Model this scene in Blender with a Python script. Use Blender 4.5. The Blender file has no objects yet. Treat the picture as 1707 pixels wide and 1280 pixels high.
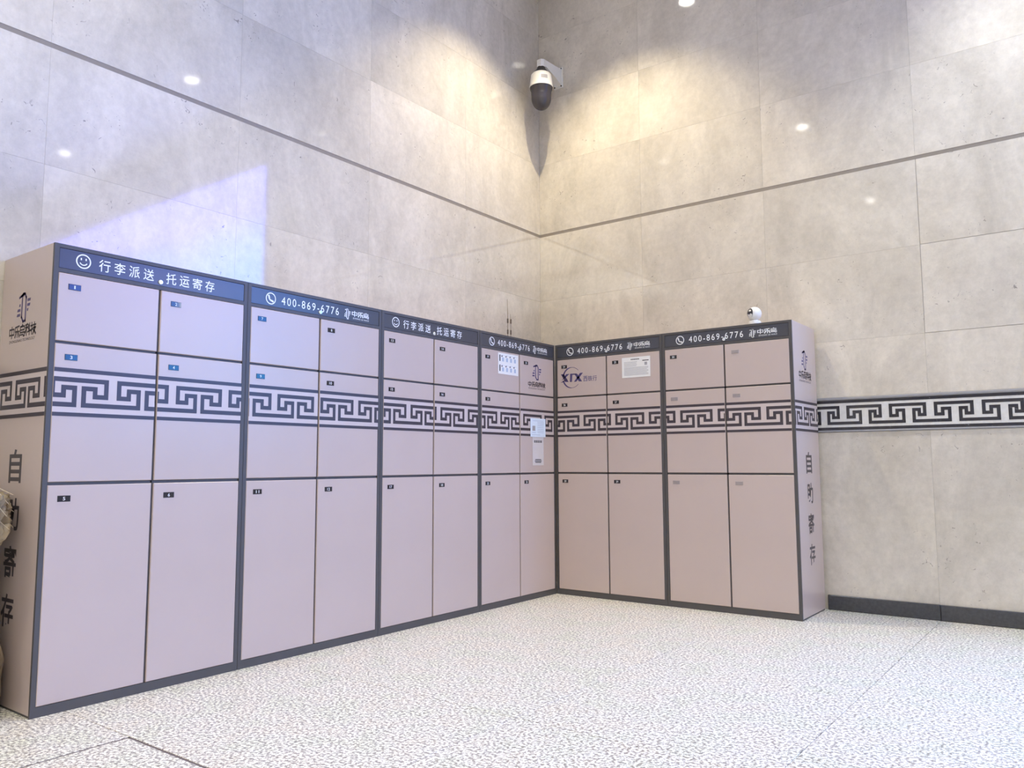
import bpy, bmesh, math, random
from mathutils import Vector, Matrix, noise

random.seed(7)
SC = bpy.context.scene
COL = SC.collection

# ------------------------------------------------------------------ camera, world, exposure
CAM_POS = (3.60818, -5.39632, 1.03640)
YAW, PITCH, ROLL, FPX = -0.643638, 0.0993755, -0.0039217, 1325.834
_fw = Vector((math.sin(YAW) * math.cos(PITCH), math.cos(YAW) * math.cos(PITCH), math.sin(PITCH)))
_r0 = Vector((math.cos(YAW), -math.sin(YAW), 0.0))
_u0 = _r0.cross(_fw)
_r = _r0 * math.cos(ROLL) + _u0 * math.sin(ROLL)
_u = _u0 * math.cos(ROLL) - _r0 * math.sin(ROLL)
cam_d = bpy.data.cameras.new('camera')
cam_d.sensor_fit = 'HORIZONTAL'
cam_d.sensor_width = 36.0
cam_d.lens = FPX / 1707.0 * 36.0
cam_d.clip_start = 0.05
cam = bpy.data.objects.new('camera', cam_d)
COL.objects.link(cam)
m = Matrix((_r, _u, -_fw)).transposed().to_4x4()
m.translation = Vector(CAM_POS)
cam.matrix_world = m
SC.camera = cam

world = bpy.data.worlds.new('hall_air')
SC.world = world
world.use_nodes = True
world.node_tree.nodes['Background'].inputs[0].default_value = (0.8, 0.85, 1.0, 1)
world.node_tree.nodes['Background'].inputs[1].default_value = 0.0

SC.view_settings.view_transform = 'Standard'
SC.view_settings.look = 'None'
SC.view_settings.gamma = 1.0
SC.view_settings.exposure = -0.06
SC.view_settings.use_curve_mapping = False

# light settings used by the lamp builders below
CORNER_W, CORNER_COL = 390.0, (1.0, 0.88, 0.64)
ROW_W = 285.0
FILL_W, FILL_COL = 128.0, (0.98, 0.96, 0.80)  # for the unseen panels added as fill
SCREEN_STRENGTH = 12.0

# ------------------------------------------------------------------ materials
MATS = {}
def srgb(r, g, b):
    def f(c):
        c /= 255.0
        return c / 12.92 if c <= 0.04045 else ((c + 0.055) / 1.055) ** 2.4
    return (f(r), f(g), f(b), 1.0)

def mat(name, col, rough=0.5, metal=0.0, spec=0.5, emit=None, strength=0.0, coat=0.0):
    mt = bpy.data.materials.new(name)
    mt.use_nodes = True
    b = mt.node_tree.nodes['Principled BSDF']
    b.inputs['Base Color'].default_value = col
    b.inputs['Roughness'].default_value = rough
    b.inputs['Metallic'].default_value = metal
    b.inputs['Specular IOR Level'].default_value = spec
    b.inputs['Coat Weight'].default_value = coat
    if emit:
        b.inputs['Emission Color'].default_value = emit
        b.inputs['Emission Strength'].default_value = strength
    MATS[name] = mt
    return mt

def nd(mt, typ, **kw):
    n = mt.node_tree.nodes.new(typ)
    for k, v in kw.items():
        setattr(n, k, v)
    return n

def ramp(mt, stops):
    n = nd(mt, 'ShaderNodeValToRGB')
    e = n.color_ramp.elements
    while len(e) < len(stops):
        e.new(0.5)
    for el, (p, c) in zip(e, stops):
        el.position = p
        el.color = c
    return n

def mixc(mt, mode='MIX'):
    n = nd(mt, 'ShaderNodeMix', data_type='RGBA')
    n.blend_type = mode
    return n

def stone_material(name, base_a, base_b, fleck, rough):
    mt = mat(name, base_a, rough)
    L = mt.node_tree.links.new
    b = mt.node_tree.nodes['Principled BSDF']
    tc = nd(mt, 'ShaderNodeTexCoord')
    oi = nd(mt, 'ShaderNodeObjectInfo')
    off = nd(mt, 'ShaderNodeVectorMath', operation='SCALE')
    comb = nd(mt, 'ShaderNodeCombineXYZ')
    for i in range(3):
        L(oi.outputs['Random'], comb.inputs[i])
    L(comb.outputs[0], off.inputs[0]); off.inputs['Scale'].default_value = 37.0
    add = nd(mt, 'ShaderNodeVectorMath', operation='ADD')
    L(tc.outputs['Object'], add.inputs[0]); L(off.outputs[0], add.inputs[1])
    n1 = nd(mt, 'ShaderNodeTexNoise'); n1.inputs['Scale'].default_value = 1.6
    n1.inputs['Detail'].default_value = 8; n1.inputs['Roughness'].default_value = 0.68
    n1.inputs['Distortion'].default_value = 0.5
    mp = nd(mt, 'ShaderNodeMapping'); mp.inputs['Scale'].default_value = (1.5, 1.5, 0.75); L(add.outputs[0], mp.inputs['Vector'])
    L(mp.outputs[0], n1.inputs['Vector'])
    r1 = ramp(mt, [(0.35, base_b), (0.62, base_a)])
    L(n1.outputs['Fac'], r1.inputs[0])
    # per slab tone
    tone = ramp(mt, [(0.0, (0.90, 0.90, 0.905, 1)), (1.0, (1.04, 1.035, 1.03, 1))])
    L(oi.outputs['Random'], tone.inputs[0])
    mx = mixc(mt, 'MULTIPLY'); mx.inputs[0].default_value = 1.0
    L(r1.outputs[0], mx.inputs['A']); L(tone.outputs[0], mx.inputs['B'])
    # fine grain
    n2 = nd(mt, 'ShaderNodeTexNoise'); n2.inputs['Scale'].default_value = 22
    n2.inputs['Detail'].default_value = 5; n2.inputs['Roughness'].default_value = 0.7
    L(add.outputs[0], n2.inputs['Vector'])
    r2 = ramp(mt, [(0.30, (0.90, 0.895, 0.89, 1)), (0.65, (1.04, 1.04, 1.04, 1))])
    L(n2.outputs['Fac'], r2.inputs[0])
    mx2 = mixc(mt, 'MULTIPLY'); mx2.inputs[0].default_value = 1.0
    L(mx.outputs['Result'], mx2.inputs['A']); L(r2.outputs[0], mx2.inputs['B'])
    # fossil flecks: only where a broad mask allows
    v = nd(mt, 'ShaderNodeTexNoise'); v.inputs['Scale'].default_value = 26
    v.inputs['Detail'].default_value = 3; v.inputs['Roughness'].default_value = 0.6; v.inputs['Distortion'].default_value = 1.5
    L(add.outputs[0], v.inputs['Vector'])
    rv = ramp(mt, [(0.665, (0, 0, 0, 1)), (0.70, (1, 1, 1, 1))])
    L(v.outputs['Fac'], rv.inputs[0])
    n3 = nd(mt, 'ShaderNodeTexNoise'); n3.inputs['Scale'].default_value = 3.2; n3.inputs['Detail'].default_value = 1
    L(add.outputs[0], n3.inputs['Vector'])
    rm = ramp(mt, [(0.50, (0, 0, 0, 1)), (0.60, (0.9, 0.9, 0.9, 1))])
    L(n3.outputs['Fac'], rm.inputs[0])
    mm = nd(mt, 'ShaderNodeMath', operation='MULTIPLY')
    L(rv.outputs[0], mm.inputs[0]); L(rm.outputs[0], mm.inputs[1])
    mx3 = mixc(mt); L(mm.outputs[0], mx3.inputs[0])
    L(mx2.outputs['Result'], mx3.inputs['A']); mx3.inputs['B'].default_value = fleck
    L(mx3.outputs['Result'], b.inputs['Base Color'])
    return mt

M_STONE = stone_material('limestone', srgb(219, 210, 194), srgb(197, 188, 172), srgb(140, 131, 123), 0.055)
M_STONE.node_tree.nodes['Principled BSDF'].inputs['IOR'].default_value = 1.78

def granite_material():
    mt = mat('speckled_granite', srgb(240, 234, 224), 0.33)
    L = mt.node_tree.links.new
    b = mt.node_tree.nodes['Principled BSDF']
    tc = nd(mt, 'ShaderNodeTexCoord')
    n1 = nd(mt, 'ShaderNodeTexNoise'); n1.inputs['Scale'].default_value = 78
    n1.inputs['Detail'].default_value = 4; n1.inputs['Roughness'].default_value = 0.6
    L(tc.outputs['Object'], n1.inputs['Vector'])
    r1 = ramp(mt, [(0.37, srgb(132, 124, 112)), (0.465, srgb(186, 178, 164)), (0.555, srgb(255, 250, 234))])
    L(n1.outputs['Fac'], r1.inputs[0])
    n2 = nd(mt, 'ShaderNodeTexNoise'); n2.inputs['Scale'].default_value = 105
    n2.inputs['Detail'].default_value = 2
    L(tc.outputs['Object'], n2.inputs['Vector'])
    r2 = ramp(mt, [(0.29, (1, 1, 1, 1)), (0.35, (0, 0, 0, 1))])
    L(n2.outputs['Fac'], r2.inputs[0])
    mx = mixc(mt); L(r2.outputs[0], mx.inputs[0])
    L(r1.outputs[0], mx.inputs['A']); mx.inputs['B'].default_value = srgb(128, 118, 112)
    n3 = nd(mt, 'ShaderNodeTexNoise'); n3.inputs['Scale'].default_value = 5; n3.inputs['Detail'].default_value = 2
    L(tc.outputs['Object'], n3.inputs['Vector'])
    r3 = ramp(mt, [(0.38, (0.94, 0.97, 0.92, 1)), (0.5, (1, 1, 1, 1)), (0.62, (1.0, 0.975, 0.95, 1))])
    L(n3.outputs['Fac'], r3.inputs[0])
    m2 = mixc(mt, 'MULTIPLY'); m2.inputs[0].default_value = 1.0
    L(mx.outputs['Result'], m2.inputs['A']); L(r3.outputs[0], m2.inputs['B'])
    L(m2.outputs['Result'], b.inputs['Base Color'])
    return mt
M_GRAN = granite_material()

def noisy(name, col, rough, scale, amt, **kw):
    """plain colour with a little procedural grain"""
    mt = mat(name, col, rough, **kw)
    L = mt.node_tree.links.new
    b = mt.node_tree.nodes['Principled BSDF']
    tc = nd(mt, 'ShaderNodeTexCoord')
    n = nd(mt, 'ShaderNodeTexNoise'); n.inputs['Scale'].default_value = scale; n.inputs['Detail'].default_value = 4
    L(tc.outputs['Object'], n.inputs['Vector'])
    lo = tuple(c * (1 - amt) for c in col[:3]) + (1,)
    hi = tuple(min(1, c * (1 + amt)) for c in col[:3]) + (1,)
    r = ramp(mt, [(0.3, lo), (0.7, hi)])
    L(n.outputs['Fac'], r.inputs[0]); L(r.outputs[0], b.inputs['Base Color'])
    return mt

M_LOCK = noisy('locker_paint', srgb(196, 178, 169), 0.30, 3.0, 0.02)
M_BANDG = noisy('band_print_ground', srgb(205, 190, 184), 0.36, 4.0, 0.02)
M_FRAME = noisy('frame_paint', srgb(80, 77, 76), 0.5, 6.0, 0.04)
M_HEAD = noisy('header_acrylic', srgb(74, 74, 80), 0.28, 6.0, 0.03)
M_PRINT = noisy('dark_print', srgb(66, 58, 62), 0.4, 8.0, 0.04)
M_VIOLET = noisy('violet_print', srgb(84, 74, 118), 0.4, 8.0, 0.05)
M_WHITEP = mat('white_print', srgb(245, 245, 245), 0.4)
M_PLATE = mat('black_plate', srgb(46, 44, 48), 0.05)
M_NUM = mat('plate_numeral', srgb(225, 225, 225), 0.35)
M_SILVER = noisy('silver_plate', srgb(165, 155, 152), 0.3, 40.0, 0.06, metal=0.3)
M_CHROME = mat('lock_metal', srgb(225, 228, 228), 0.22, metal=0.6)
M_JOINT = noisy('joint_filler', srgb(176, 169, 160), 0.6, 30.0, 0.05)
M_GROOVE = noisy('groove_metal', srgb(138, 129, 118), 0.45, 30.0, 0.04)
M_FJOINT = noisy('floor_joint', srgb(140, 130, 122), 0.6, 30.0, 0.05)
M_HATCH = noisy('hatch_edge_metal', srgb(104, 92, 86), 0.45, 30.0, 0.05)
M_BASE = noisy('black_granite', srgb(70, 70, 72), 0.15, 60.0, 0.15)
M_BDARK = stone_material('band_dark_marble', srgb(52, 50, 54), srgb(66, 64, 66), srgb(120, 120, 120), 0.1)
M_BLIGHT = stone_material('band_white_marble', srgb(218, 215, 209), srgb(206, 203, 196), srgb(190, 186, 180), 0.1)
M_BEDGE = noisy('band_edge_stone', srgb(150, 148, 148), 0.2, 20.0, 0.05)
M_CEIL = noisy('ceiling_paint', srgb(225, 222, 216), 0.8, 3.0, 0.02)
M_FAR = noisy('far_wall_stone', srgb(205, 200, 194), 0.3, 2.0, 0.05)
M_TRIM = mat('lamp_trim', srgb(235, 235, 232), 0.35)
M_LENS = mat('lamp_lens', srgb(255, 250, 240), 0.3, emit=(1.0, 0.95, 0.86, 1), strength=22.0)
M_FILL = mat('fill_panel_glow', srgb(255, 255, 255), 0.4, emit=(1.0, 0.98, 0.96, 1), strength=1.5)  # glowing face of the added fill panels
M_CAMW = mat('camera_white', srgb(228, 224, 216), 0.35)
M_CAMB = mat('camera_black', srgb(40, 38, 40), 0.45)
M_DOME = mat('dome_glass', srgb(62, 58, 62), 0.12)
M_PAPER = noisy('paper', srgb(236, 234, 230), 0.6, 20.0, 0.02)
M_PAPERB = noisy('bluish_paper', srgb(222, 234, 244), 0.5, 20.0, 0.02)
M_LABEL = noisy('grey_sticker', srgb(212, 205, 202), 0.5, 20.0, 0.02)
M_INK = mat('ink', srgb(58, 54, 58), 0.6)
M_INKG = mat('grey_ink', srgb(165, 161, 160), 0.6)
M_INKB = mat('pale_blue_ink', srgb(178, 190, 208), 0.6)
M_ANT = mat('antenna_brown', srgb(92, 78, 64), 0.5)
M_WIRE = mat('antenna_wire', srgb(140, 124, 100), 0.4, metal=0.5)

# ------------------------------------------------------------------ mesh helpers
class MB:
    """collects geometry for ONE mesh object"""
    def __init__(self):
        self.v, self.f, self.m = [], [], []
    def poly(self, pts, mi=0):
        i = len(self.v)
        self.v += [tuple(p) for p in pts]
        self.f.append(tuple(range(i, i + len(pts)))); self.m.append(mi)
    def box(self, a, b, mi=0):
        x0, y0, z0 = (min(a[i], b[i]) for i in range(3))
        x1, y1, z1 = (max(a[i], b[i]) for i in range(3))
        i = len(self.v)
        self.v += [(x0, y0, z0), (x1, y0, z0), (x1, y1, z0), (x0, y1, z0), (x0, y0, z1), (x1, y0, z1), (x1, y1, z1), (x0, y1, z1)]
        for q in ((0, 3, 2, 1), (4, 5, 6, 7), (0, 1, 5, 4), (1, 2, 6, 5), (2, 3, 7, 6), (3, 0, 4, 7)):
            self.f.append(tuple(i + k for k in q)); self.m.append(mi)
    def cbox(self, a, b, c, axis=1, sign=-1, mi=0):
        """box whose face at the (axis, sign) side is chamfered by c"""
        o = [k for k in range(3) if k != axis]
        lo = [min(a[k], b[k]) for k in range(3)]; hi = [max(a[k], b[k]) for k in range(3)]
        back = hi[axis] if sign < 0 else lo[axis]
        front = lo[axis] if sign < 0 else hi[axis]
        def ring(w, ins):
            r = []
            for (p, q) in ((0, 0), (1, 0), (1, 1), (0, 1)):
                pt = [0, 0, 0]; pt[axis] = w
                pt[o[0]] = (lo if p == 0 else hi)[o[0]] + (ins if p == 0 else -ins)
                pt[o[1]] = (lo if q == 0 else hi)[o[1]] + (ins if q == 0 else -ins)
                r.append(tuple(pt))
            return r
        R = [ring(back, 0), ring(front - sign * c, 0), ring(front, c)]
        i = len(self.v)
        for r in R: self.v += r
        self.f.append((i, i + 1, i + 2, i + 3)); self.m.append(mi)
        for k in range(2):
            for j in range(4):
                self.f.append((i + 4 * k + j, i + 4 * k + (j + 1) % 4, i + 4 * k + 4 + (j + 1) % 4, i + 4 * k + 4 + j)); self.m.append(mi)
        self.f.append((i + 8, i + 9, i + 10, i + 11)); self.m.append(mi)
    def lathe(self, prof, n=24, c=(0, 0, 0), mi=0, cap=True):
        i = len(self.v)
        for (r, z) in prof:
            for k in range(n):
                t = 2 * math.pi * k / n
                self.v.append((c[0] + r * math.cos(t), c[1] + r * math.sin(t), c[2] + z))
        for j in range(len(prof) - 1):
            for k in range(n):
                a, b2 = i + j * n + k, i + j * n + (k + 1) % n
                self.f.append((a, b2, b2 + n, a + n)); self.m.append(mi)
        if cap:
            self.f.append(tuple(i + k for k in range(n))[::-1]); self.m.append(mi)
            e = i + (len(prof) - 1) * n
            self.f.append(tuple(e + k for k in range(n))); self.m.append(mi)
    def tube(self, pts, r, n=8, mi=0):
        pts = [Vector(p) for p in pts]
        i = len(self.v)
        for j, p in enumerate(pts):
            d = (pts[min(j + 1, len(pts) - 1)] - pts[max(j - 1, 0)]).normalized()
            a = d.orthogonal().normalized(); b2 = d.cross(a)
            rr = r[j] if isinstance(r, (list, tuple)) else r
            for k in range(n):
                t = 2 * math.pi * k / n
                self.v.append(tuple(p + a * rr * math.cos(t) + b2 * rr * math.sin(t)))
        for j in range(len(pts) - 1):
            for k in range(n):
                q, s = i + j * n + k, i + j * n + (k + 1) % n
                self.f.append((q, s, s + n, q + n)); self.m.append(mi)
        self.f.append(tuple(i + k for k in range(n))[::-1]); self.m.append(mi)
        e = i + (len(pts) - 1) * n
        self.f.append(tuple(e + k for k in range(n))); self.m.append(mi)
    def build(self, name, mats, parent=None, smooth=False, loc=None):
        me = bpy.data.meshes.new(name)
        me.from_pydata(self.v, [], self.f)
        for mt in (mats if isinstance(mats, (list, tuple)) else [mats]):
            me.materials.append(mt)
        me.polygons.foreach_set('material_index', self.m)
        bm = bmesh.new(); bm.from_mesh(me)
        if not getattr(self, 'flat', False):
            bmesh.ops.recalc_face_normals(bm, faces=bm.faces)
        bm.to_mesh(me); bm.free()
        if smooth:
            me.polygons.foreach_set('use_smooth', [True] * len(me.polygons))
            me.set_sharp_from_angle(angle=math.radians(40))
        me.update()
        o = bpy.data.objects.new(name, me)
        COL.objects.link(o)
        if parent: o.parent = parent
        if loc: o.location = loc
        return o

def tag(o, label=None, cat=None, group=None, kind=None):
    if label: o['label'] = label
    if cat: o['category'] = cat
    if group: o['group'] = group
    if kind: o['kind'] = kind
    return o

def empty(name, loc, rz=0.0):
    o = bpy.data.objects.new(name, None)
    o.empty_display_size = 0.1
    COL.objects.link(o); o.location = loc; o.rotation_euler = (0, 0, rz)
    return o

# ------------------------------------------------------------------ flat print helpers
# a print plane maps (u, v) to local 3D
def plane_front(eps): return lambda u, v: (u, -eps, v)
def plane_left(eps): return lambda u, v: (-eps, -u, v)
def plane_right(w, eps): return lambda u, v: (w + eps, u, v)

class Flat(MB):
    flat = True
    def __init__(self, P):
        super().__init__(); self.P = P
    def p2(self, pts, mi=0):
        a = sum(pts[i][0] * pts[(i + 1) % len(pts)][1] - pts[(i + 1) % len(pts)][0] * pts[i][1] for i in range(len(pts)))
        if a < 0: pts = pts[::-1]
        self.poly([self.P(*q) for q in pts], mi)
    def rect(self, u0, v0, u1, v1, mi=0):
        self.p2([(u0, v0), (u1, v0), (u1, v1), (u0, v1)], mi)
    def stroke(self, pts, w, mi=0, closed=False):
        if closed: pts = list(pts) + [pts[0]]
        for (a, b) in zip(pts, pts[1:]):
            d = Vector((b[0] - a[0], b[1] - a[1])); L = d.length
            if L < 1e-9: continue
            d /= L; n = Vector((-d.y, d.x)) * w / 2; e = d * w / 2
            A = Vector(a) - e; B = Vector(b) + e
            self.p2([tuple(A - n), tuple(B - n), tuple(B + n), tuple(A + n)], mi)
    def disc(self, c, r, mi=0, n=20):
        self.p2([(c[0] + r * math.cos(2 * math.pi * k / n), c[1] + r * math.sin(2 * math.pi * k / n)) for k in range(n)], mi)
    def ring(self, c, r, w, mi=0, n=32, a0=0.0, a1=2 * math.pi):
        for k in range(n):
            t0 = a0 + (a1 - a0) * k / n; t1 = a0 + (a1 - a0) * (k + 1) / n
            self.p2([(c[0] + q * math.cos(t), c[1] + q * math.sin(t)) for q, t in ((r - w / 2, t0), (r + w / 2, t0), (r + w / 2, t1), (r - w / 2, t1))], mi)
    def rrect(self, u0, v0, u1, v1, r, mi=0):
        pts = []
        for (cx, cy, s) in ((u1 - r, v0 + r, -90), (u1 - r, v1 - r, 0), (u0 + r, v1 - r, 90), (u0 + r, v0 + r, 180)):
            for k in range(4):
                t = math.radians(s + 30 * k); pts.append((cx + r * math.cos(t), cy + r * math.sin(t)))
        self.p2(pts, mi)
    def text(self, s, u0, v0, u1, v1, mi=0, bold=0.0, spacing=1.0):
        vs, fs = text_mesh(s, bold, spacing)
        xs = [q[0] for q in vs]; ys = [q[1] for q in vs]
        ax, bx, ay, by = min(xs), max(xs), min(ys), max(ys)
        i = len(self.v)
        for (x, y) in vs:
            self.v.append(self.P(u0 + (x - ax) / (bx - ax) * (u1 - u0), v0 + (y - ay) / (by - ay) * (v1 - v0)))
        for q in fs:
            self.f.append(tuple(i + k for k in q)); self.m.append(mi)

_tc = {}
def text_mesh(s, bold=0.0, spacing=1.0):
    key = (s, bold, spacing)
    if key in _tc: return _tc[key]
    c = bpy.data.curves.new('lettering', 'FONT')
    c.body = s; c.resolution_u = 3; c.offset = bold; c.space_character = spacing
    o = bpy.data.objects.new('lettering', c)
    COL.objects.link(o)
    bpy.context.view_layer.update()
    me = bpy.data.meshes.new_from_object(o.evaluated_get(bpy.context.evaluated_depsgraph_get()))
    r = ([(v.co.x, v.co.y) for v in me.vertices], [tuple(p.vertices) for p in me.polygons])
    bpy.data.objects.remove(o); bpy.data.curves.remove(c); bpy.data.meshes.remove(me)
    _tc[key] = r
    return r

GLYPH = {  # blocky logo lettering on a 10 x 10 grid
    'zhong': [[(0.5, 3), (9.5, 3), (9.5, 8), (0.5, 8), (0.5, 3)], [(5, 0.3), (5, 10)]],
    'le': [[(9, 9.8), (1.5, 9), (1.5, 5.2), (9.8, 5.2)], [(5.6, 7.6), (5.6, 0.4)], [(2.6, 3.6), (1.2, 0.6)], [(8.2, 3.6), (9.6, 0.6)]],
    'niao': [[(5, 10), (4, 8.9)], [(1, 3.6), (1, 8.8), (8.8, 8.8), (8.8, 5.8), (1, 5.8)], [(1, 3.6), (9.6, 3.6), (9.6, 0.4), (7.4, 0.4)], [(0.6, 1.6), (7.2, 1.6)]],
    'ke': [[(4.2, 9.8), (0.6, 9)], [(0.2, 7), (5, 7)], [(2.6, 9.2), (2.6, 0.3)], [(2.4, 6.4), (0.3, 3)], [(6, 9), (7, 8)], [(6, 6.4), (7, 5.4)], [(5, 3), (10, 3.8)], [(8.6, 10), (8.6, 0.3)]],
    'ji': [[(0, 7.6), (4, 7.6)], [(2.1, 10), (2.1, 0.4)], [(0.2, 3.6), (4, 4.6)], [(4.8, 8), (10, 8)], [(7.3, 10), (7.3, 5.6)], [(5, 5.6), (9.4, 5.6), (4.8, 0.4)], [(5.8, 4.2), (10, 0.4)]],
}
def logo_chars(F, names, u0, v0, u1, v1, mi=0, w=1.5):
    n = len(names); cw = (u1 - u0) / n
    for k, g in enumerate(names):
        sx = cw * 0.92 / 10; sy = (v1 - v0) / 10; bx = u0 + k * cw
        for st in GLYPH[g]:
            for a, b in zip(st, st[1:]):
                A = Vector((bx + a[0] * sx, v0 + a[1] * sy)); B = Vector((bx + b[0] * sx, v0 + b[1] * sy))
                d = (B - A)
                if d.length < 1e-9: continue
                d.normalize(); ww = w * (sx * abs(d.y) + sy * abs(d.x)) * 1.0
                nn = Vector((-d.y, d.x)) * ww / 2; e = d * ww * 0.45
                F.p2([tuple(A - e - nn), tuple(B + e - nn), tuple(B + e + nn), tuple(A - e + nn)], mi)

def bird(F, cu, cv, h, mi=0, wx=1.0):
    def T(x, y): return (cu + x * h * wx, cv + y * h)
    F.stroke([T(-0.34, 0.36), T(-0.06, 0.45), T(0.06, 0.44), T(0.15, 0.32), T(0.15, -0.44)], 0.085 * h, mi)
    F.p2([T(-0.36, 0.33), T(-0.1, 0.5), T(0.05, 0.5), T(-0.02, 0.37), T(-0.16, 0.36)], mi)
    F.stroke([T(-0.13, 0.36), T(-0.13, -0.3), T(0.0, -0.45), T(0.15, -0.44)], 0.085 * h, mi)
    for k, (y, x1) in enumerate(((0.22, 0.5), (0.06, 0.48), (-0.10, 0.36))):
        F.p2([T(0.25, y - 0.045), T(x1 - 0.03, y - 0.045), T(x1, y + 0.045), T(0.25, y + 0.045)], mi)
    for k, (y, x1) in enumerate(((0.10, -0.36), (-0.06, -0.48), (-0.22, -0.5))):
        F.p2([T(-0.24, y - 0.045), T(x1, y - 0.045), T(x1 + 0.04, y + 0.045), T(-0.24, y + 0.045)], mi)

def meander_rects(u0, u1, phase, P, w, b0, b1, t0, t1, zt, zb):
    """axis-aligned rectangles of the running key pattern between u0 and u1"""
    zu = zt - 0.32 * (zt - zb); zl = zt - 0.64 * (zt - zb); hw = w / 2
    out = []
    k0 = int(math.floor((u0 - phase) / P)) - 2; k1 = int(math.ceil((u1 - phase) / P)) + 1
    for k in range(k0, k1 + 1):
        x = phase + k * P
        path = [(x + t1, zt), (x + t1, zl), (x + (t1 + b0) / 2, zl), (x + (t1 + b0) / 2, zu), (x + b0, zu), (x + b0, zb), (x + b1, zb), (x + b1, zu),
                (x + (t0 + b1) / 2, zu), (x + (t0 + b1) / 2, zl), (x + t0, zl), (x + t0, zt), (x + t1 + P, zt)]
        R = []
        for a, b in zip(path, path[1:]):
            dx = (b[0] > a[0]) - (b[0] < a[0]); dz = (b[1] > a[1]) - (b[1] < a[1])
            A = (a[0] + dx * hw, a[1] + dz * hw); B = (b[0] + dx * hw, b[1] + dz * hw)
            r = [min(A[0], B[0]) - (hw if dz else 0), min(A[1], B[1]) - (hw if dx else 0),
                 max(A[0], B[0]) + (hw if dz else 0), max(A[1], B[1]) + (hw if dx else 0)]
            r[0] = max(r[0], u0); r[2] = min(r[2], u1)
            if r[2] - r[0] > 1e-4: R.append(tuple(r))
        if R: out.append(R)
    return out

def locker_band(P, u0, u1, phase):
    """printed key-pattern band on a locker face"""
    F = Flat(P[0]); F.rect(u0, 1.247, u1, 1.457, 0)
    F.P = P[1]
    F.rect(u0, 1.439, u1, 1.457, 1); F.rect(u0, 1.247, u1, 1.264, 1)
    for R in meander_rects(u0, u1, phase, 0.2875, 0.0205, 0.009, 0.257, 0.165, 0.107, 1.407, 1.298):
        for r in R: F.rect(*r, 1)
    return F

# ------------------------------------------------------------------ room
XL, YR, HC = -0.527, 0.56, 5.6
X_END, Y_END = 13.0, -16.0

def struct(name, mb, mt, parent=None):
    o = mb.build(name, mt, parent)
    if parent is None: o['kind'] = 'structure'
    return o

# floor: bed plus granite tiles
b = MB(); b.box((XL - 0.3, Y_END, -0.20), (X_END, YR + 0.3, -0.004)); floor = struct('floor', b, M_FJOINT)
tx = [XL, 0.53, 1.59, 2.65, 3.71, 4.77, 5.83]
ty = [YR, -0.505, -1.57, -2.69, -3.746, -4.81, -5.87, -6.93]
HATCH = (0.53, -3.746)
for i in range(len(tx) - 1):
    for j in range(len(ty) - 1):
        g = 0.0016
        gx0 = gy1 = g
        if i == 1 and j == 4: gx0 = gy1 = 0.011
        b = MB(); b.cbox((tx[i] + gx0, ty[j + 1] + g, -0.0039), (tx[i + 1] - g, ty[j] - gy1, 0.0), 0.0008, axis=2, sign=1)
        b.build('floor_tile', M_GRAN, floor)
b = MB()
b.box((tx[1] + 0.0015, ty[5] + 0.01, -0.0039), (tx[1] + 0.0105, ty[4] - 0.0015, -0.0004))
b.box((tx[1] + 0.0015, ty[4] - 0.0105, -0.0039), (tx[2] - 0.002, ty[4] - 0.0015, -0.0004))
b.build('hatch_edging', M_HATCH, floor)
b = MB(); b.box((tx[-1], Y_END, -0.0039), (X_END, YR, 0)); b.box((XL, Y_END, -0.0039), (tx[-1], ty[-1], 0))
b.build('far_paving', M_GRAN, floor)

# walls: backing plus stone slabs
b = MB(); b.box((XL - 0.30, Y_END, -0.2), (XL - 0.004, YR + 0.3, HC + 0.2)); wall_l = struct('wall_left', b, M_JOINT)
b = MB(); b.box((XL - 0.30, YR + 0.004, -0.2), (X_END, YR + 0.3, HC + 0.2)); wall_r = struct('wall_right', b, M_JOINT)
b = MB(); b.box((X_END, Y_END, -0.2), (X_END + 0.2, YR + 0.3, HC + 0.2)); struct('wall_far', b, M_FAR)
b = MB(); b.box((XL - 0.3, Y_END - 0.2, -0.2), (X_END, Y_END, HC + 0.2)); struct('wall_back', b, M_FAR)
b = MB(); b.box((XL - 0.3, Y_END, HC), (X_END, YR + 0.3, HC + 0.2)); struct('ceiling', b, M_CEIL)

ZR = [(0.0, 1.247, 0), (1.497, 1.905, 1), (1.905, 2.52, 2), (2.52, 3.126, 3), (3.152, 3.81, 4), (3.81, 4.43, 5), (4.43, 5.06, 6), (5.06, HC, 7)]
XV = [XL, 0.525, 1.578, 2.646, 3.71, 4.78]
YV = [YR, -0.51, -1.58, -2.65, -3.735, -4.80, -5.87]
TH = 0.004
for i in range(len(XV) - 1):
    for (z0, z1, r) in ZR:
        if z1 < 2.0 and XV[i + 1] < 1.8: continue
        gl = 0.003 if XV[i] > 2 and 1.8 < z0 < 3 else 0.0004
        x0 = XV[i] + (gl if i else 0.0); x1 = XV[i + 1] - 0.0003
        b = MB(); b.cbox((x0, YR, z0 + (gl if r in (2, 3) else 0.0003)), (x1, YR + TH, z1 - 0.0003), 0.0003, axis=1, sign=-1)
        b.build('stone_slab', M_STONE, wall_r)
for i in range(len(YV) - 1):
    for (z0, z1, r) in ZR:
        if z1 < 2.0 and YV[i + 1] > -3.7: continue
        b = MB(); b.cbox((XL - TH, YV[i + 1] + 0.0003, z0 + 0.0003), (XL, YV[i] - (0.0003 if i else 0.001), z1 - 0.0003), 0.0003, axis=0, sign=1)
        b.build('stone_slab', M_STONE, wall_l)
b = MB(); b.box((XV[-1], YR + 0.0005, 0), (X_END, YR + TH, HC)); b.build('far_cladding', M_STONE, wall_r)
b = MB(); b.box((XL - TH, Y_END, 0), (XL - 0.0005, YV[-1], HC)); b.build('far_cladding', M_STONE, wall_l)
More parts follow.
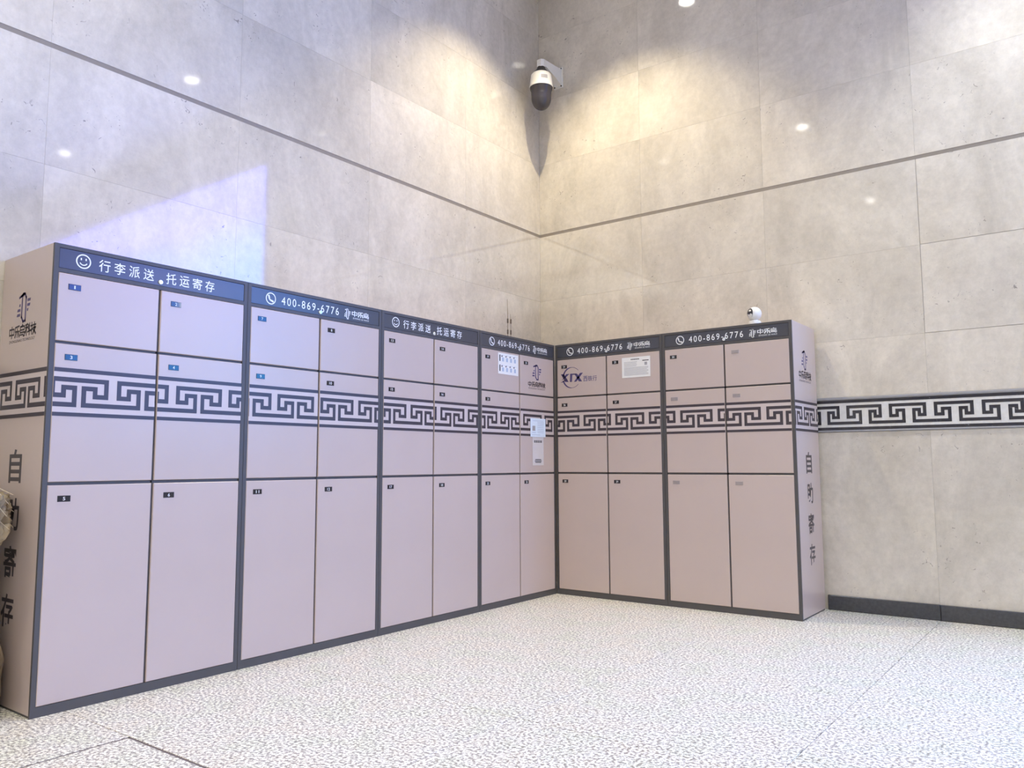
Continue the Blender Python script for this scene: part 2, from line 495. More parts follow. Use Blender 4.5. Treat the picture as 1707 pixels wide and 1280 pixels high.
# recessed groove between the stone courses
b = MB(); b.box((XL, YR + 0.0015, 3.126), (XV[-1], YR + TH, 3.152)); struct('groove_strip', b, M_GROOVE, wall_r)
b = MB(); b.box((XL - TH, YV[-1], 3.126), (XL - 0.0015, YR, 3.152)); struct('groove_strip', b, M_GROOVE, wall_l)

def wall_trim(name, kind, a0, a1, phase):
    """inlaid key-pattern band; kind 'R' runs along +x on the right wall, 'L' along y on the left wall"""
    if kind == 'R':
        def bx(mb, u0, z0, u1, z1, t, c=0.0):
            if c: mb.cbox((u0, YR - t, z0), (u1, YR + TH, z1), c, axis=1, sign=-1)
            else: mb.box((u0, YR - t, z0), (u1, YR + TH, z1))
    else:
        def bx(mb, u0, z0, u1, z1, t, c=0.0):
            if c: mb.cbox((XL - TH, u0, z0), (XL + t, u1, z1), c, axis=0, sign=1)
            else: mb.box((XL - TH, u0, z0), (XL + t, u1, z1))
    b = MB(); bx(b, a0, 1.2475, a1, 1.4965, 0.002)
    o = struct(name, b, M_BLIGHT)
    for z0, z1, mt, t in ((1.476, 1.4965, M_BEDGE, 0.010), (1.2475, 1.262, M_BEDGE, 0.010)):
        b = MB(); bx(b, a0, z0, a1, z1, t, 0.006); b.build('edge_moulding', mt, o)
    for z0, z1 in ((1.455, 1.476), (1.262, 1.283)):
        b = MB(); bx(b, a0, z0, a1, z1, 0.0032); b.build('border_strip', M_BDARK, o)
    for R in meander_rects(a0, a1, phase, 0.279, 0.021, 0.0105, 0.2255, 0.1435, 0.0765, 1.426, 1.312):
        b = MB()
        for r in R: bx(b, r[0], r[1], r[2], r[3], 0.0032)
        b.build('key_inlay', M_BDARK, o)
    return o
wall_trim('trim_1', 'R', 1.58, 4.78, 1.985)
wall_trim('trim_2', 'L', -5.87, -3.735, -5.0)

def base_blocks(name, kind, cuts):
    o = None
    for k, (a, c) in enumerate(zip(cuts, cuts[1:])):
        b = MB()
        if kind == 'R': b.cbox((a + 0.0012, YR - 0.02, 0.0), (c - 0.0012, YR - 0.0002, 0.102), 0.004, axis=1, sign=-1)
        else: b.cbox((XL + 0.0002, a + 0.0012, 0.0), (XL + 0.02, c - 0.0012, 0.102), 0.004, axis=0, sign=1)
        if o is None: o = struct(name, b, M_BASE)
        else: b.build('skirting_block', M_BASE, o)
base_blocks('baseboard_right', 'R', [1.94, 2.65, 3.71, 4.77, 5.83])
base_blocks('baseboard_left', 'L', [-6.93, -5.87, -4.81, -3.90])

# ------------------------------------------------------------------ lamps
def aim_light(o, d): o.rotation_euler = Vector(d).to_track_quat('-Z', 'Y').to_euler()
def downlight(x, y, watt, col, label, size=100, blend=0.6):
    o = empty('ceiling_downlight', (x, y, HC))
    tag(o, label, 'downlight', 'recessed ceiling downlights')
    b = MB(); b.lathe([(0.072, -0.001), (0.076, -0.010), (0.092, -0.012), (0.098, -0.006), (0.098, -0.001)], 32, cap=False)
    b.build('trim_ring', M_TRIM, o, smooth=True)
    b = MB(); b.lathe([(0.071, -0.001), (0.071, -0.004)], 32); b.build('lens', M_LENS, o)
    L = bpy.data.lights.new('downlight_beam', 'SPOT')
    L.energy = watt; L.color = col; L.spot_size = math.radians(size); L.spot_blend = blend; L.shadow_soft_size = 0.022
    lo = bpy.data.objects.new('downlight_beam', L); COL.objects.link(lo)
    lo.parent = o; lo.location = (0, 0, -0.03)
    return o
downlight(0.51, -0.53, CORNER_W, CORNER_COL, 'warm recessed downlight nearest the wall corner, above the security camera')
downlight(0.51, -4.25, ROW_W * 0.8, (1.0, 0.96, 0.88), 'recessed downlight above the left locker row, second from the corner')
downlight(0.51, -8.1, ROW_W, (1.0, 0.96, 0.88), 'recessed downlight along the left wall, third from the corner')
downlight(3.82, -0.42, ROW_W * 1.35, (0.88, 0.94, 1.0), 'recessed downlight along the right wall, second from the corner')
downlight(7.35, -0.30, ROW_W * 0.4, (0.86, 0.92, 1.0), 'recessed downlight above the video wall, third along the right wall')

def fill_panel(x, y, label):  # unseen panel on the ceiling, added as general fill light for the hall
    o = empty('added_fill_panel', (x, y, HC))
    tag(o, label, 'added light panel', 'added ceiling fill panels')
    b = MB(); b.box((-1.6, -1.6, -0.03), (1.6, -1.56, 0)); b.box((-1.6, 1.56, -0.03), (1.6, 1.6, 0))
    b.box((-1.6, -1.56, -0.03), (-1.56, 1.56, 0)); b.box((1.56, -1.56, -0.03), (1.6, 1.56, 0)); b.build('frame', M_TRIM, o)
    b = MB(); b.box((-1.56, -1.56, -0.012), (1.56, 1.56, -0.002)); b.build('fill_diffuser', M_FILL, o)
    L = bpy.data.lights.new('fill_panel_light', 'AREA'); L.shape = 'RECTANGLE'; L.size = 3.0; L.size_y = 3.0
    L.energy = FILL_W; L.color = FILL_COL
    lo = bpy.data.objects.new('fill_panel_light', L); COL.objects.link(lo); lo.parent = o; lo.location = (0, 0, -0.035)
fill_panel(5.6, -7.4, 'added unseen fill panel nearest behind the viewer')
fill_panel(9.2, -7.4, 'added unseen fill panel behind the viewer, nearer the far wall')
fill_panel(5.6, -11.2, 'added unseen fill panel in the middle of the hall')
fill_panel(9.2, -11.2, 'added unseen fill panel in the middle of the hall, nearer the far wall')

# ------------------------------------------------------------------ video wall, seen as the blue reflection in the polished stone
def screen_material():
    mt = bpy.data.materials.new('screen_picture'); mt.use_nodes = True
    n = mt.node_tree.nodes; L = mt.node_tree.links.new
    b = n['Principled BSDF']; b.inputs['Base Color'].default_value = (0.02, 0.02, 0.03, 1); b.inputs['Roughness'].default_value = 0.4
    tc = nd(mt, 'ShaderNodeTexCoord'); sp = nd(mt, 'ShaderNodeSeparateXYZ'); L(tc.outputs['Generated'], sp.inputs[0])
    nz = nd(mt, 'ShaderNodeTexNoise'); nz.inputs['Scale'].default_value = 2.2; L(tc.outputs['Generated'], nz.inputs['Vector'])
    ad = nd(mt, 'ShaderNodeMath', operation='MULTIPLY_ADD'); L(nz.outputs['Fac'], ad.inputs[0]); ad.inputs[1].default_value = 0.35; L(sp.outputs['Z'], ad.inputs[2])
    r = ramp(mt, [(0.30, (0.05, 0.38, 1.0, 1)), (0.75, (0.07, 0.27, 1.0, 1)), (1.0, (0.18, 0.19, 0.98, 1))])
    L(ad.outputs[0], r.inputs[0]); L(r.outputs[0], b.inputs['Emission Color']); b.inputs['Emission Strength'].default_value = SCREEN_STRENGTH
    return mt
M_SCREEN = screen_material()
M_SCRW = mat('screen_white', (0.02, 0.02, 0.02, 1), 0.4, emit=(0.9, 0.95, 1, 1), strength=SCREEN_STRENGTH * 1.6)
M_SCRP = mat('screen_pink', (0.02, 0.02, 0.02, 1), 0.4, emit=(1.0, 0.25, 0.3, 1), strength=SCREEN_STRENGTH * 1.3)
S0, S1, SZ0, SZ1 = 3.62, 10.0, 1.62, 4.80
vw = empty('video_wall', (S0, YR, SZ0)); tag(vw, 'large blue LED video wall mounted on the stone wall right of the lockers', 'screen')
b = MB(); b.box((0, -0.05, 0), (S1 - S0, -0.0005, SZ1 - SZ0)); b.build('cabinet', M_FRAME, vw)
b = MB(); b.box((0.02, -0.056, 0.02), (S1 - S0 - 0.02, -0.0505, SZ1 - SZ0 - 0.02)); b.build('display', M_SCREEN, vw)
b = MB(); b.box((2.2, -0.0575, 1.0), (2.9, -0.0562, 1.75)); b.build('picture_panel', M_SCRW, vw)
b = MB(); b.lathe([(0.32, 0), (0.32, 0.0013)], 28)
pp = b.build('picture_spot', M_SCRP, vw); pp.location = (3.7, -0.0575, 1.55); pp.rotation_euler = (math.radians(-90), 0, 0)

# ------------------------------------------------------------------ lockers
H, DEP, FR = 2.0, 0.507, 0.0125
Z_ROWS = [(1.573, 1.873), (0.964, 1.562), (0.043, 0.951)]

def locker(loc, rz, W, header, numbers, phases, label, side_print=None):
    root = empty('luggage_locker', loc, rz)
    tag(root, label, 'locker', 'self-service luggage locker units')
    e = 0.0012
    # carcass
    b = MB()
    b.box((e, 0.004, 0.010), (e + 0.014, DEP, H)); b.box((W - e - 0.014, 0.004, 0.010), (W - e, DEP, H))
    b.box((e + 0.014, 0.02, H - 0.014), (W - e - 0.014, DEP, H)); b.box((e + 0.014, DEP - 0.012, 0.010), (W - e - 0.014, DEP, H - 0.014))
    b.build('body', M_LOCK, root)
    b = MB(); b.box((e + 0.003, 0.006, 0.0), (W - e - 0.003, DEP - 0.004, 0.010)); b.build('plinth', M_FRAME, root)
    # dark front frame
    b = MB(); fy = -0.010; st = 0.0215
    b.box((e, fy, 0.0), (st, 0.004, H)); b.box((W - st, fy, 0.0), (W - e, 0.004, H))
    for z0, z1 in ((0.0, 0.042), (1.874, 1.892), (1.983, H)):
        b.box((st, fy, z0), (W - st, 0.004, z1))
    for z0, z1 in ((0.950, 0.965), (1.561, 1.574)):
        b.box((st, -0.001, z0), (W - st, 0.004, z1))
    b.box((W / 2 - 0.007, -0.001, 0.042), (W / 2 + 0.007, 0.004, 1.874))
    b.box((st, 0.004, 0.010), (W - st, 0.008, H - 0.015))
    b.build('front_frame', M_FRAME, root)
    # header
    hd = MB(); hd.box((st + 0.002, -0.0075, 1.894), (W - st - 0.002, 0.0035, 1.981)); hd = hd.build('header_panel', M_HEAD, root)
    P = plane_front(0.0079)
    F = Flat(P)
    if header == 'smile':
        F.ring((0.125, 1.939), 0.030, 0.0055)
        F.ring((0.125, 1.939), 0.0165, 0.0045, n=14, a0=math.radians(205), a1=math.radians(335))
        F.stroke([(0.1145, 1.9465), (0.1145, 1.951)], 0.0055); F.stroke([(0.1355, 1.9465), (0.1355, 1.951)], 0.0055)
        F.build('smiley_icon', M_WHITEP, hd)
        F = Flat(P)
        for k, ch in enumerate('行李派送'): F.text(ch, 0.193 + k * 0.0693, 1.909, 0.193 + k * 0.0693 + 0.052, 1.964, bold=0.006)
        F.build('slogan_lettering', M_WHITEP, hd)
        F = Flat(P)
        for k, ch in enumerate('托运寄存'): F.text(ch, 0.515 + k * 0.0693, 1.909, 0.515 + k * 0.0693 + 0.052, 1.964, bold=0.006)
        F.build('slogan_lettering', M_WHITEP, hd)
    else:
        c = (0.146, 1.936)
        F.ring(c, 0.030, 0.0055)
        F.ring((c[0] + 0.012, c[1] + 0.012), 0.0255, 0.008, n=12, a0=math.radians(193), a1=math.radians(257))
        F.stroke([(c[0] - 0.0135, c[1] + 0.013), (c[0] - 0.011, c[1] + 0.006)], 0.010)
        F.stroke([(c[0] + 0.006, c[1] - 0.012), (c[0] + 0.013, c[1] - 0.0145)], 0.010)
        F.build('phone_icon', M_WHITEP, hd)
        F = Flat(P); F.text('400-869-6776', 0.216, 1.913, 0.625, 1.958, bold=0.001, spacing=1.3)
        F.build('phone_number', M_WHITEP, hd)
        F = Flat(P); bird(F, 0.692, 1.932, 0.066, wx=0.75)
        logo_chars(F, ['zhong', 'le', 'niao'], 0.727, 1.925, 0.866, 1.955, w=1.5)
        F.text('ZHONG LE NIAO', 0.735, 1.908, 0.864, 1.917, bold=0.01, spacing=1.15)
        F.build('brand_logo', M_WHITEP, hd)
    b = MB(); b.lathe([(0.0115, 0), (0.0115, 0.004), (0.009, 0.0065), (0.004, 0.0065)], 16)
    lk = b.build('cam_lock', M_CHROME, hd, smooth=True); lk.location = (W / 2 + 0.001, -0.0076, 1.911); lk.rotation_euler = (math.radians(90), 0, 0)
    # doors
    cols = ((st + 0.0015, W / 2 - 0.006), (W / 2 + 0.006, W - st - 0.0015))
    doors = []
    for r, (z0, z1) in enumerate(Z_ROWS):
        for c, (x0, x1) in enumerate(cols):
            b = MB(); b.cbox((x0, -0.0115, z0 + 0.0006), (x1, -0.0011, z1 - 0.0006), 0.0028, axis=1, sign=-1)
            d = b.build('door', M_LOCK, root)
            doors.append(d)
            n = numbers[r * 2 + c]
            if n is not None:
                u0 = x0 + 0.041 + (0.008 if c else 0.0); v1 = z1 - 0.045
                b = MB(); b.cbox((u0, -0.0135, v1 - 0.026), (u0 + 0.054, -0.0114, v1), 0.0012, axis=1, sign=-1)
                if n == '':
                    b.build('number_plate', M_SILVER, d)
                else:
                    F = Flat(plane_front(0.0137)); wn = 0.010 * len(n) - (0.004 if n == '1' else 0)
                    F.text(n, u0 + 0.027 - wn / 2, v1 - 0.0205, u0 + 0.027 + wn / 2, v1 - 0.0055, bold=0.012)
                    i = len(b.v); b.v += F.v
                    for f in F.f: b.f.append(tuple(k + i for k in f)); b.m.append(1)
                    b.build('number_plate', [M_PLATE, M_NUM], d)
            if r == 1:
                F = locker_band((plane_front(0.0118), plane_front(0.0122)), x0 + 0.0008, x1 - 0.0008, phases[c])
                F.build('key_pattern_band', [M_BANDG, M_PRINT], d)
    # printed sides
    if side_print:
        if side_print == 'left':
            PP = (plane_left(-e + 0.0004), plane_left(-e + 0.0008)); cu = -0.272; u0, u1 = -DEP, -0.004; ph = -0.176; sc = -0.265
        else:
            PP = (plane_right(W, -e + 0.0004), plane_right(W, -e + 0.0008)); cu = 0.250; u0, u1 = 0.004, DEP; ph = 0.034; sc = 0.258
        F = locker_band(PP, u0, u1, ph); F.build('key_pattern_band', [M_BANDG, M_PRINT], root)
        F = Flat(PP[0]); bird(F, cu, 1.746, 0.14)
        F.build('bird_logo', M_VIOLET, root)
        F = Flat(PP[0]); logo_chars(F, ['zhong', 'le', 'niao', 'ke', 'ji'], cu - 0.138, 1.614, cu + 0.14, 1.666)
        F.text('ZHONGLENIAO TECHNOLOGY', cu - 0.136, 1.591, cu + 0.132, 1.604, bold=0.0)
        F.build('brand_lettering', M_PRINT, root)
        F = Flat(PP[0])
        for ch, (v0, v1) in zip('自助寄存', ((0.958, 1.107), (0.750, 0.893), (0.540, 0.686), (0.337, 0.480))):
            F.text(ch, sc - 0.064, v0, sc + 0.064, v1, bold=0.020)
        F.build('side_lettering', M_PRINT, root)
    return root, doors

WL, WR = 0.9716, 0.9643
N = lambda a: [str(a + k) for k in range(6)]
LK = []
LK.append(locker((-FR, -4 * WL, 0), math.pi / 2, WL, 'smile', N(1), (0.143, 0.143), 'beige locker unit with doors 1 to 6, left end of the row beside the sack', 'left'))
LK.append(locker((-FR, -3 * WL, 0), math.pi / 2, WL, 'phone', N(7), (0.047, 0.055), 'beige locker unit with doors 7 to 12, second from the left end'))
LK.append(locker((-FR, -2 * WL, 0), math.pi / 2, WL, 'smile', N(13), (0.107, 0.107), 'beige locker unit with doors 13 to 18 under a smiley header, third from left'))
LK.append(locker((-FR, -1 * WL, 0), math.pi / 2, WL, 'phone', ['19', '20', '21', None, '22', '23'], (0.085, 0.085), 'beige locker unit left of the inner corner, with a bird logo on one door'))
LK.append(locker((0, FR, 0), 0.0, WR, 'phone', N(24), (0.114, 0.114), 'beige locker unit just right of the inner corner with a violet ring logo'))
LK.append(locker((WR, FR, 0), 0.0, WR, 'phone', ['30', '', '', '', '', ''], (-0.02, 0.042), 'beige locker unit at the right end of the row, mostly blank silver number plates', 'right'))

# prints on single doors
PF = plane_front(0.0119)
d = LK[3][1][1]
F = Flat(PF); bird(F, 0.714, 1.752, 0.125); F.build('bird_logo', M_VIOLET, d)
F = Flat(PF); logo_chars(F, ['zhong', 'le', 'niao', 'ke', 'ji'], 0.597, 1.637, 0.832, 1.674); F.text('ZHONGLENIAO TECHNOLOGY', 0.599, 1.617, 0.829, 1.628)
F.build('brand_lettering', M_PRINT, d)
d = LK[4][1][0]
F = Flat(PF)
def X(cx, cy): return (0.048 + (cx - 178) * 0.000269, 1.807 - (cy + 0.103 * (cx - 640) - 470) * 0.000228)
for k in range(40):
    a0, a1 = (math.radians(42 + 276 * q / 40) for q in (k, k + 1))
    if math.radians(172) < a0 < math.radians(192): continue
    def pt(a, s):
        w = 0.0016 + 0.0056 * max(0.0, -math.cos(a)) ** 0.8
        r = 0.083 + s * w
        return (0.163 + r * math.cos(a), 1.723 + r * math.sin(a))
    F.p2([pt(a0, -1), pt(a0, 1), pt(a1, 1), pt(a1, -1)])
F.p2([X(215, 735), X(330, 725), X(490, 1000), X(370, 1005)])
F.p2([X(400, 725), X(525, 712), X(330, 900), X(235, 955), X(320, 860)])
F.p2([X(200, 1035), X(440, 890), X(450, 910), X(290, 1020)])
F.p2([X(555, 705), X(780, 690), X(765, 735), X(540, 752)]); F.p2([X(545, 745), X(625, 738), X(610, 995), X(535, 1000)])
F.p2([X(705, 720), X(800, 705), X(965, 965), X(855, 970)])
F.p2([X(895, 670), X(1000, 655), X(765, 980), X(680, 990)])
F.build('ring_logo', M_VIOLET, d)
F = Flat(PF)
for k, ch in enumerate('西铁行'): F.text(ch, 0.272 + 0.043 * k, 1.684, 0.272 + 0.043 * k + 0.039, 1.727, bold=0.008)
F.build('ring_logo_lettering', M_VIOLET, d)

# ------------------------------------------------------------------ paper notices (world space: left row front faces +x, right row front faces -y)
def notice(name, face, u0, v0, u1, v1, paper, label, draw, tilt=0.0, lift=0.0126):
    root = empty(name, (0, 0, 0), math.pi / 2 if face == 'L' else 0.0)
    cu, cv = (u0 + u1) / 2, (v0 + v1) / 2
    root.location = (lift - FR, cu, cv) if face == 'L' else (cu, FR - lift, cv)
    root.rotation_euler = (0, tilt, math.pi / 2 if face == 'L' else 0.0)
    tag(root, label, 'notice')
    w, h = (u1 - u0) / 2, (v1 - v0) / 2
    b = MB(); b.box((-w, -0.0004, -h), (w, 0.0, h)); b.build('sheet', paper, root)
    draw(root, w, h)
    return root
PN = plane_front(0.0007)
def draw_steps(root, w, h):
    for row in (0, 1):
        top = h * 0.82 - row * h * 0.95
        F = Flat(PN); F.rect(-w * 0.88, top - h * 0.62, -w * 0.78, top); F.build('row_title', M_INK, root)
        for k in range(4):
            u = -w * 0.66 + k * w * 0.40
            F = Flat(PN); F.disc((u + 0.004, top - h * 0.12), 0.0065, 0, 12)
            F.rect(u, top - 0.004, u + w * 0.26, top - 0.0015, 1)
            F.rrect(u + w * 0.04, top - h * 0.62, u + w * 0.22, top - h * 0.24, 0.004, 1)
            F.build('step_picture', [M_INK, M_INKB], root)
notice('instruction_sheet', 'L', -0.758, 1.702, -0.508, 1.860, M_PAPER, 'white instruction sheet of small pictures in two rows on a locker door', draw_steps)
def draw_rules(root, w, h):
    F = Flat(PN)
    for k in range(6): F.rect(-w * 0.36 + k * 0.0125, h * 0.72, -w * 0.36 + k * 0.0125 + 0.0085, h * 0.72 + 0.009)
    F.build('title_lettering', M_INK, root)
    F = Flat(PN); F.rect(w * 0.45, h * 0.56, w * 0.9, h * 0.64); F.build('corner_bar', M_INK, root)
    F = Flat(PN); F.rect(w * 0.60, h * 0.14, w * 0.78, h * 0.44); F.build('corner_picture', M_INKG, root)
    F = Flat(PN)
    for k in range(4): F.rect(-w * 0.85, h * 0.50 - k * h * 0.13, w * (0.08 - 0.05 * (k % 2)), h * 0.50 - k * h * 0.13 + 0.0028)
    for k in range(8): F.rect(-w * 0.85, -h * 0.04 - k * h * 0.105, w * (0.86 - 0.1 * (k % 3 == 2)), -h * 0.04 - k * h * 0.105 + 0.0028)
    F.build('rule_lines', M_INKG, root)
notice('rules_sheet', 'R', 0.624, 1.687, 0.866, 1.843, M_PAPER, 'white sheet of printed rules on the locker door right of the ring logo', draw_rules)
def draw_blue(root, w, h):
    F = Flat(PN); F.rect(-w * 0.75, -h * 0.35, -w * 0.38, h * 0.18, 0); F.build('grey_block', M_INKG, root)
    F = Flat(PN)
    for k in range(7): F.rect(-w * 0.1, h * 0.55 - k * h * 0.18, w * 0.75, h * 0.55 - k * h * 0.18 + 0.003)
    F.rect(-w * 0.8, -h * 0.56, -w * 0.3, -h * 0.51); F.rect(-w * 0.8, -h * 0.80, w * 0.3, -h * 0.76); F.rect(-w * 0.7, h * 0.72, w * 0.7, h * 0.76)
    F.build('text_lines', M_INKB, root)
notice('bluish_sheet', 'L', -0.353, 1.242, -0.147, 1.388, M_PAPERB, 'pale blue sheet stuck over the key pattern beside the inner corner', draw_blue, lift=0.0150)
def draw_label(root, w, h):
    F = Flat(PN)
    for k in range(5):
        u = -w * 0.70 + k * w * 0.29; F.rect(u, h * 0.60, u + w * 0.2, h * 0.76)
        F.rect(u + w * 0.05, h * 0.63, u + w * 0.1, h * 0.73, 1)
    F.build('title_lettering', [M_INK, M_LABEL], root)
    F = Flat(PN)
    for k in range(3): F.rect(-w * (0.62 - 0.08 * (k != 1)), -h * 0.62 - k * h * 0.1, w * (0.62 - 0.08 * (k != 1)), -h * 0.62 - k * h * 0.1 + 0.006)
    F.build('caption_lines', M_INK, root)
notice('grey_sticker', 'L', -0.323, 1.020, -0.172, 1.2415, M_LABEL, 'tall pale grey sticker hanging below the pale blue sheet', draw_label)

# ------------------------------------------------------------------ dome security camera on the right wall
cx0, cy0 = -0.300, 0.270
r = empty('dome_camera', (cx0, YR, 4.51)); tag(r, 'white and black dome security camera on a bracket high in the wall corner', 'security camera')
dy = cy0 - YR
b = MB(); b.cbox((-0.048, -0.014, -0.003), (0.048, -0.0003, 0.195), 0.004, axis=1, sign=-1); pl = b.build('mounting_plate', M_CAMW, r)
for (sx, sz) in ((-0.036, 0.012), (0.036, 0.012), (-0.036, 0.18), (0.036, 0.18)):
    b = MB(); b.lathe([(0.007, 0), (0.007, 0.004), (0.004, 0.006)], 10)
    o = b.build('bolt', M_CAMB, pl); o.location = (sx, -0.0142, sz); o.rotation_euler = (math.radians(90), 0, 0)
b = MB()
secs = [(-0.014, 0.038, 0.015, 0.175), (-0.10, 0.036, 0.055, 0.168), (dy + 0.03, 0.034, 0.100, 0.160), (dy, 0.034, 0.085, 0.158), (dy - 0.034, 0.022, 0.085, 0.152)]
i0 = 0
for (yy, hw, z0, z1) in secs: b.v += [(-hw, yy, z0), (hw, yy, z0), (hw, yy, z1), (-hw, yy, z1)]
for k in range(len(secs) - 1):
    for j in range(4):
        b.f.append((4 * k + j, 4 * k + (j + 1) % 4, 4 * k + 4 + (j + 1) % 4, 4 * k + 4 + j)); b.m.append(0)
b.f += [(0, 1, 2, 3), tuple(4 * (len(secs) - 1) + k for k in range(4))]; b.m += [0, 0]
b.build('arm', M_CAMW, r)
b = MB(); b.lathe([(0.036, 0.088), (0.040, 0.070), (0.062, 0.045), (0.070, 0.028), (0.070, 0.018)], 28, (0, dy, 0)); b.build('neck', M_CAMB, r, smooth=True)
b = MB(); b.lathe([(0.060, 0.030), (0.080, 0.024), (0.092, 0.010), (0.098, -0.03), (0.103, -0.085), (0.108, -0.095), (0.108, -0.108)], 36, (0, dy, 0)); hs = b.build('housing', M_CAMW, r, smooth=True)
b = MB()
for k in range(5):
    t0 = math.radians(-56 + k * 7); t1 = math.radians(-56 + (k + 1) * 7)
    b.poly([(0.1012 * math.cos(t0), dy + 0.1012 * math.sin(t0), -0.055), (0.1012 * math.cos(t1), dy + 0.1012 * math.sin(t1), -0.055), (0.0985 * math.cos(t1), dy + 0.0985 * math.sin(t1), -0.02), (0.0985 * math.cos(t0), dy + 0.0985 * math.sin(t0), -0.02)])
b.build('rating_label', M_INKG, hs)
b = MB(); b.lathe([(0.105, -0.105), (0.100, -0.125), (0.092, -0.135), (0.090, -0.20)] + [(0.090 * math.cos(t), -0.20 - 0.112 * math.sin(t)) for t in [k * math.pi / 18 for k in range(1, 9)]] + [(0.004, -0.312)], 36, (0, dy, 0)); b.build('dome', M_DOME, r, smooth=True)

# ------------------------------------------------------------------ small webcam on the right end locker
wx, wy = 1.655, 0.062
r = empty('webcam', (wx, wy, 2.0)); tag(r, 'small round white webcam standing on top of the right end locker', 'webcam')
b = MB(); b.lathe([(0.043, 0), (0.043, 0.018), (0.038, 0.027), (0.030, 0.030)], 28); b.build('base', M_CAMW, r, smooth=True)
b = MB(); b.lathe([(0.024, 0.026)] + [(0.049 * math.cos(t), 0.078 + 0.050 * math.sin(t)) for t in [math.radians(-62 + 8 * k) for k in range(19)]] + [(0.003, 0.128)], 32); b.build('head', M_CAMW, r, smooth=True)
b = MB(); fd = Vector((-0.42, -0.90, 0.03)).normalized(); up = Vector((0, 0, 1)); sd = fd.cross(up).normalized(); up = sd.cross(fd)
ring_ = []
for k in range(20):
    t = 2 * math.pi * k / 20
    off = sd * 0.027 * math.cos(t) + up * 0.034 * math.sin(t)
    dpt = math.sqrt(max(0.0, 0.0505 ** 2 - off.length ** 2))
    ring_.append(tuple(Vector((0, 0, 0.080)) + off + fd * dpt))
cpt = tuple(Vector((0, 0, 0.080)) + fd * 0.0515)
for k in range(20): b.poly([ring_[k], ring_[(k + 1) % 20], cpt])
b.build('lens_face', M_CAMB, r)
b = MB(); b.lathe([(0.011, 0), (0.011, 0.004), (0.007, 0.006)], 16)
o = b.build('lens', M_DOME, r, smooth=True); o.location = Vector((0, 0, 0.080)) + fd * 0.0495; o.rotation_euler = fd.to_track_quat('Z', 'Y').to_euler()

# ------------------------------------------------------------------ antennas on the locker before the inner corner
for (x, y, ht, zs, lab) in ((-0.252, -0.305, 0.37, (0.19, 0.10), 'taller thin whip antenna on top of the lockers near the inner corner'),
                            (-0.232, -0.290, 0.245, (0.185, 0.095), 'shorter thin whip antenna on top of the lockers, right of the taller one')):
    r = empty('whip_antenna', (x, y, H)); tag(r, lab, 'antenna', 'pair of whip antennas')
    b = MB(); b.lathe([(0.012, 0), (0.012, 0.008), (0.006, 0.012)], 12); b.build('foot', M_ANT, r)
    b = MB(); b.tube([(0, 0, 0.01), (0, 0, ht * 0.6), (-0.004, 0, ht)], [0.0028, 0.0024, 0.0012], 8); b.build('whip', M_WIRE, r)
    for z in zs:
        b = MB(); b.lathe([(0.0035, -0.019), (0.0062, -0.016), (0.0062, 0.016), (0.0035, 0.019)], 10, (0, 0, z)); b.build('sleeve', M_ANT, r)

# ------------------------------------------------------------------ sack beside the left end locker
def sack_material():
    mt = mat('woven_sack', srgb(176, 158, 132), 0.85)
    L = mt.node_tree.links.new; b2 = mt.node_tree.nodes['Principled BSDF']
    tc = nd(mt, 'ShaderNodeTexCoord')
    n = nd(mt, 'ShaderNodeTexNoise'); n.inputs['Scale'].default_value = 9; n.inputs['Detail'].default_value = 5; L(tc.outputs['Object'], n.inputs['Vector'])
    r2 = ramp(mt, [(0.3, srgb(96, 82, 64)), (0.7, srgb(190, 170, 136))]); L(n.outputs['Fac'], r2.inputs[0]); L(r2.outputs[0], b2.inputs['Base Color'])
    w = nd(mt, 'ShaderNodeTexWave'); w.inputs['Scale'].default_value = 90; w.bands_direction = 'Z'; L(tc.outputs['Object'], w.inputs['Vector'])
    bp = nd(mt, 'ShaderNodeBump'); bp.inputs['Strength'].default_value = 0.25; bp.inputs['Distance'].default_value = 0.002
    L(w.outputs['Fac'], bp.inputs['Height']); L(bp.outputs[0], b2.inputs['Normal'])
    return mt
M_SACK = sack_material()
M_STRAND = noisy('sack_strand', srgb(214, 196, 162), 0.7, 30.0, 0.06)
r = empty('woven_sack', (-0.29, -4.17, 0)); tag(r, 'crumpled beige woven sack with a tied ruffled top beside the left end locker', 'sack')
b = MB(); n = 72
prof = [(0.02, 0.0), (0.20, 0.0), (0.262, 0.02), (0.268, 0.07), (0.258, 0.14), (0.262, 0.22), (0.245, 0.32), (0.225, 0.42), (0.19, 0.52), (0.14, 0.60), (0.085, 0.66), (0.07, 0.69)]
pp_ = []
for a, c in zip(prof, prof[1:]):
    for k in range(4): pp_.append((a[0] + (c[0] - a[0]) * k / 4, a[1] + (c[1] - a[1]) * k / 4))
pp_.append(prof[-1])
b.lathe(pp_, n, cap=True)
vv = []
for (x, y, z) in b.v:
    rad = math.hypot(x, y)
    if rad > 0.03:
        t = math.atan2(y, x)
        k = 1 + 0.05 * noise.noise(Vector((x * 7, y * 7, z * 5))) + 0.035 * noise.noise(Vector((x * 17, y * 17, z * 11 + 5)))
        fold = max(0, min(1, (z - 0.40) / 0.25)); k *= 1 + 0.16 * fold * math.sin(11 * t + 3 * z)
        k = min(k, 0.272 / rad)
        x *= k; y *= k
    vv.append((x, y, z))
b.v = vv; b.build('bag_body', M_SACK, r, smooth=True)
b = MB(); b.lathe([(0.075, 0.665), (0.092, 0.675), (0.092, 0.70), (0.075, 0.71)], 24, cap=False); b.build('tie_cord', M_ANT, r, smooth=True)
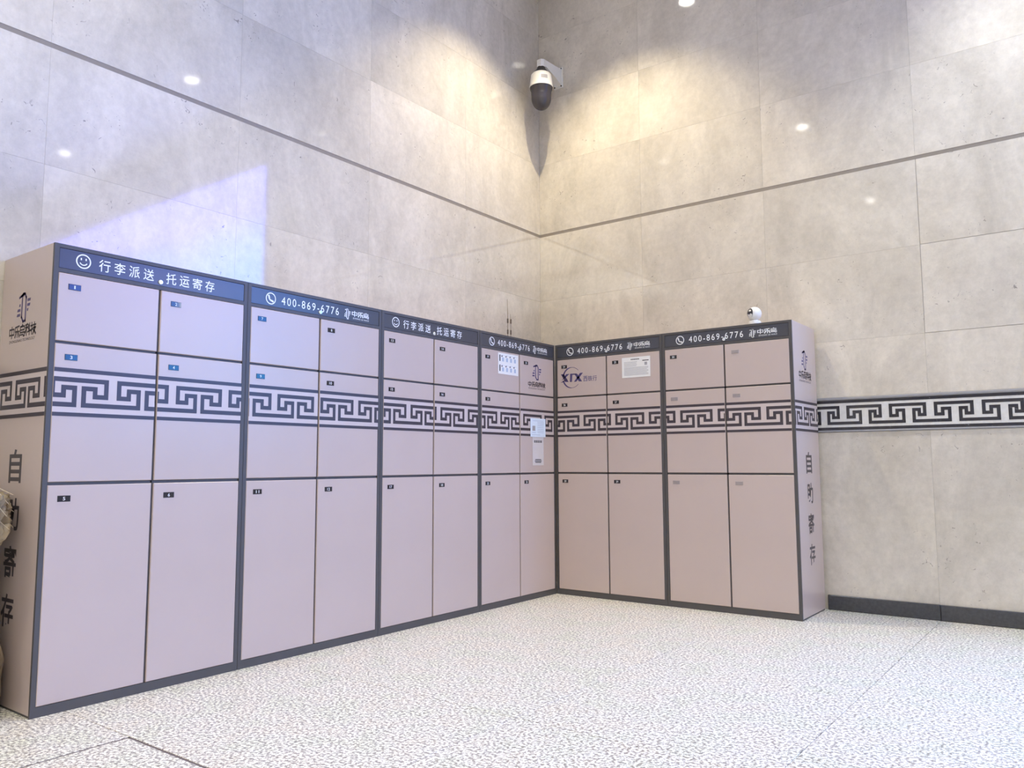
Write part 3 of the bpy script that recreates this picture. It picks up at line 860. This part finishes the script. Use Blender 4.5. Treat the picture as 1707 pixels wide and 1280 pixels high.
b = MB(); nn, rows = 220, 40
crown = [(0.07, 0.69), (0.11, 0.76), (0.17, 0.85), (0.215, 0.90), (0.245, 0.905), (0.258, 0.87), (0.252, 0.80), (0.235, 0.73), (0.21, 0.69)]
for j in range(rows):
    s = j / (rows - 1); q = s * (len(crown) - 1); i = min(int(q), len(crown) - 2); w = q - i
    r0 = crown[i][0] * (1 - w) + crown[i + 1][0] * w; z0 = crown[i][1] * (1 - w) + crown[i + 1][1] * w
    for k in range(nn):
        t = 2 * math.pi * k / nn
        g = noise.noise(Vector((math.cos(t) * 5, math.sin(t) * 5, s * 4))); h = noise.noise(Vector((math.cos(t) * 13, math.sin(t) * 13, s * 9 + 4)))
        f = 1 - 2 * abs(noise.noise(Vector((math.cos(t) * 11 + s * 3, math.sin(t) * 11, s * 5 + 9)))); c2 = noise.noise(Vector((math.cos(t) * 26, math.sin(t) * 26, s * 24)))
        rad = r0 * (1 + s * (0.08 * math.sin(15 * t + 2.5 * math.sin(2 * t) + 3 * s) + 0.12 * g + 0.12 * h + 0.22 * (f - 0.75) + 0.09 * c2))
        rad = min(rad, 0.268 + 0.006 * c2)
        b.v.append((rad * math.cos(t), rad * math.sin(t), z0 + s * (0.05 * g + 0.04 * h + 0.03 * c2)))
for j in range(rows - 1):
    for k in range(nn):
        a, c = j * nn + k, j * nn + (k + 1) % nn
        b.f.append((a, c, c + nn, a + nn)); b.m.append(0)
b.build('ruffled_top', M_SACK, r, smooth=True)
for k in range(26):
    t = math.radians(random.uniform(-40, 85)); rr_ = random.uniform(0.20, 0.25); z = 0.74 + 0.18 * random.random()
    p0 = Vector((0.17 * math.cos(t), 0.17 * math.sin(t), z)); p1 = Vector((rr_ * math.cos(t), rr_ * math.sin(t), z + 0.03)); p2 = Vector((0.275 * math.cos(t + 0.1), min(0.272, 0.275 * math.sin(t + 0.1)), z - 0.05 * random.random()))
    b = MB(); b.tube([p0, p1, p2], [0.003, 0.0028, 0.001], 6); b.build('loose_strand', M_STRAND, r)
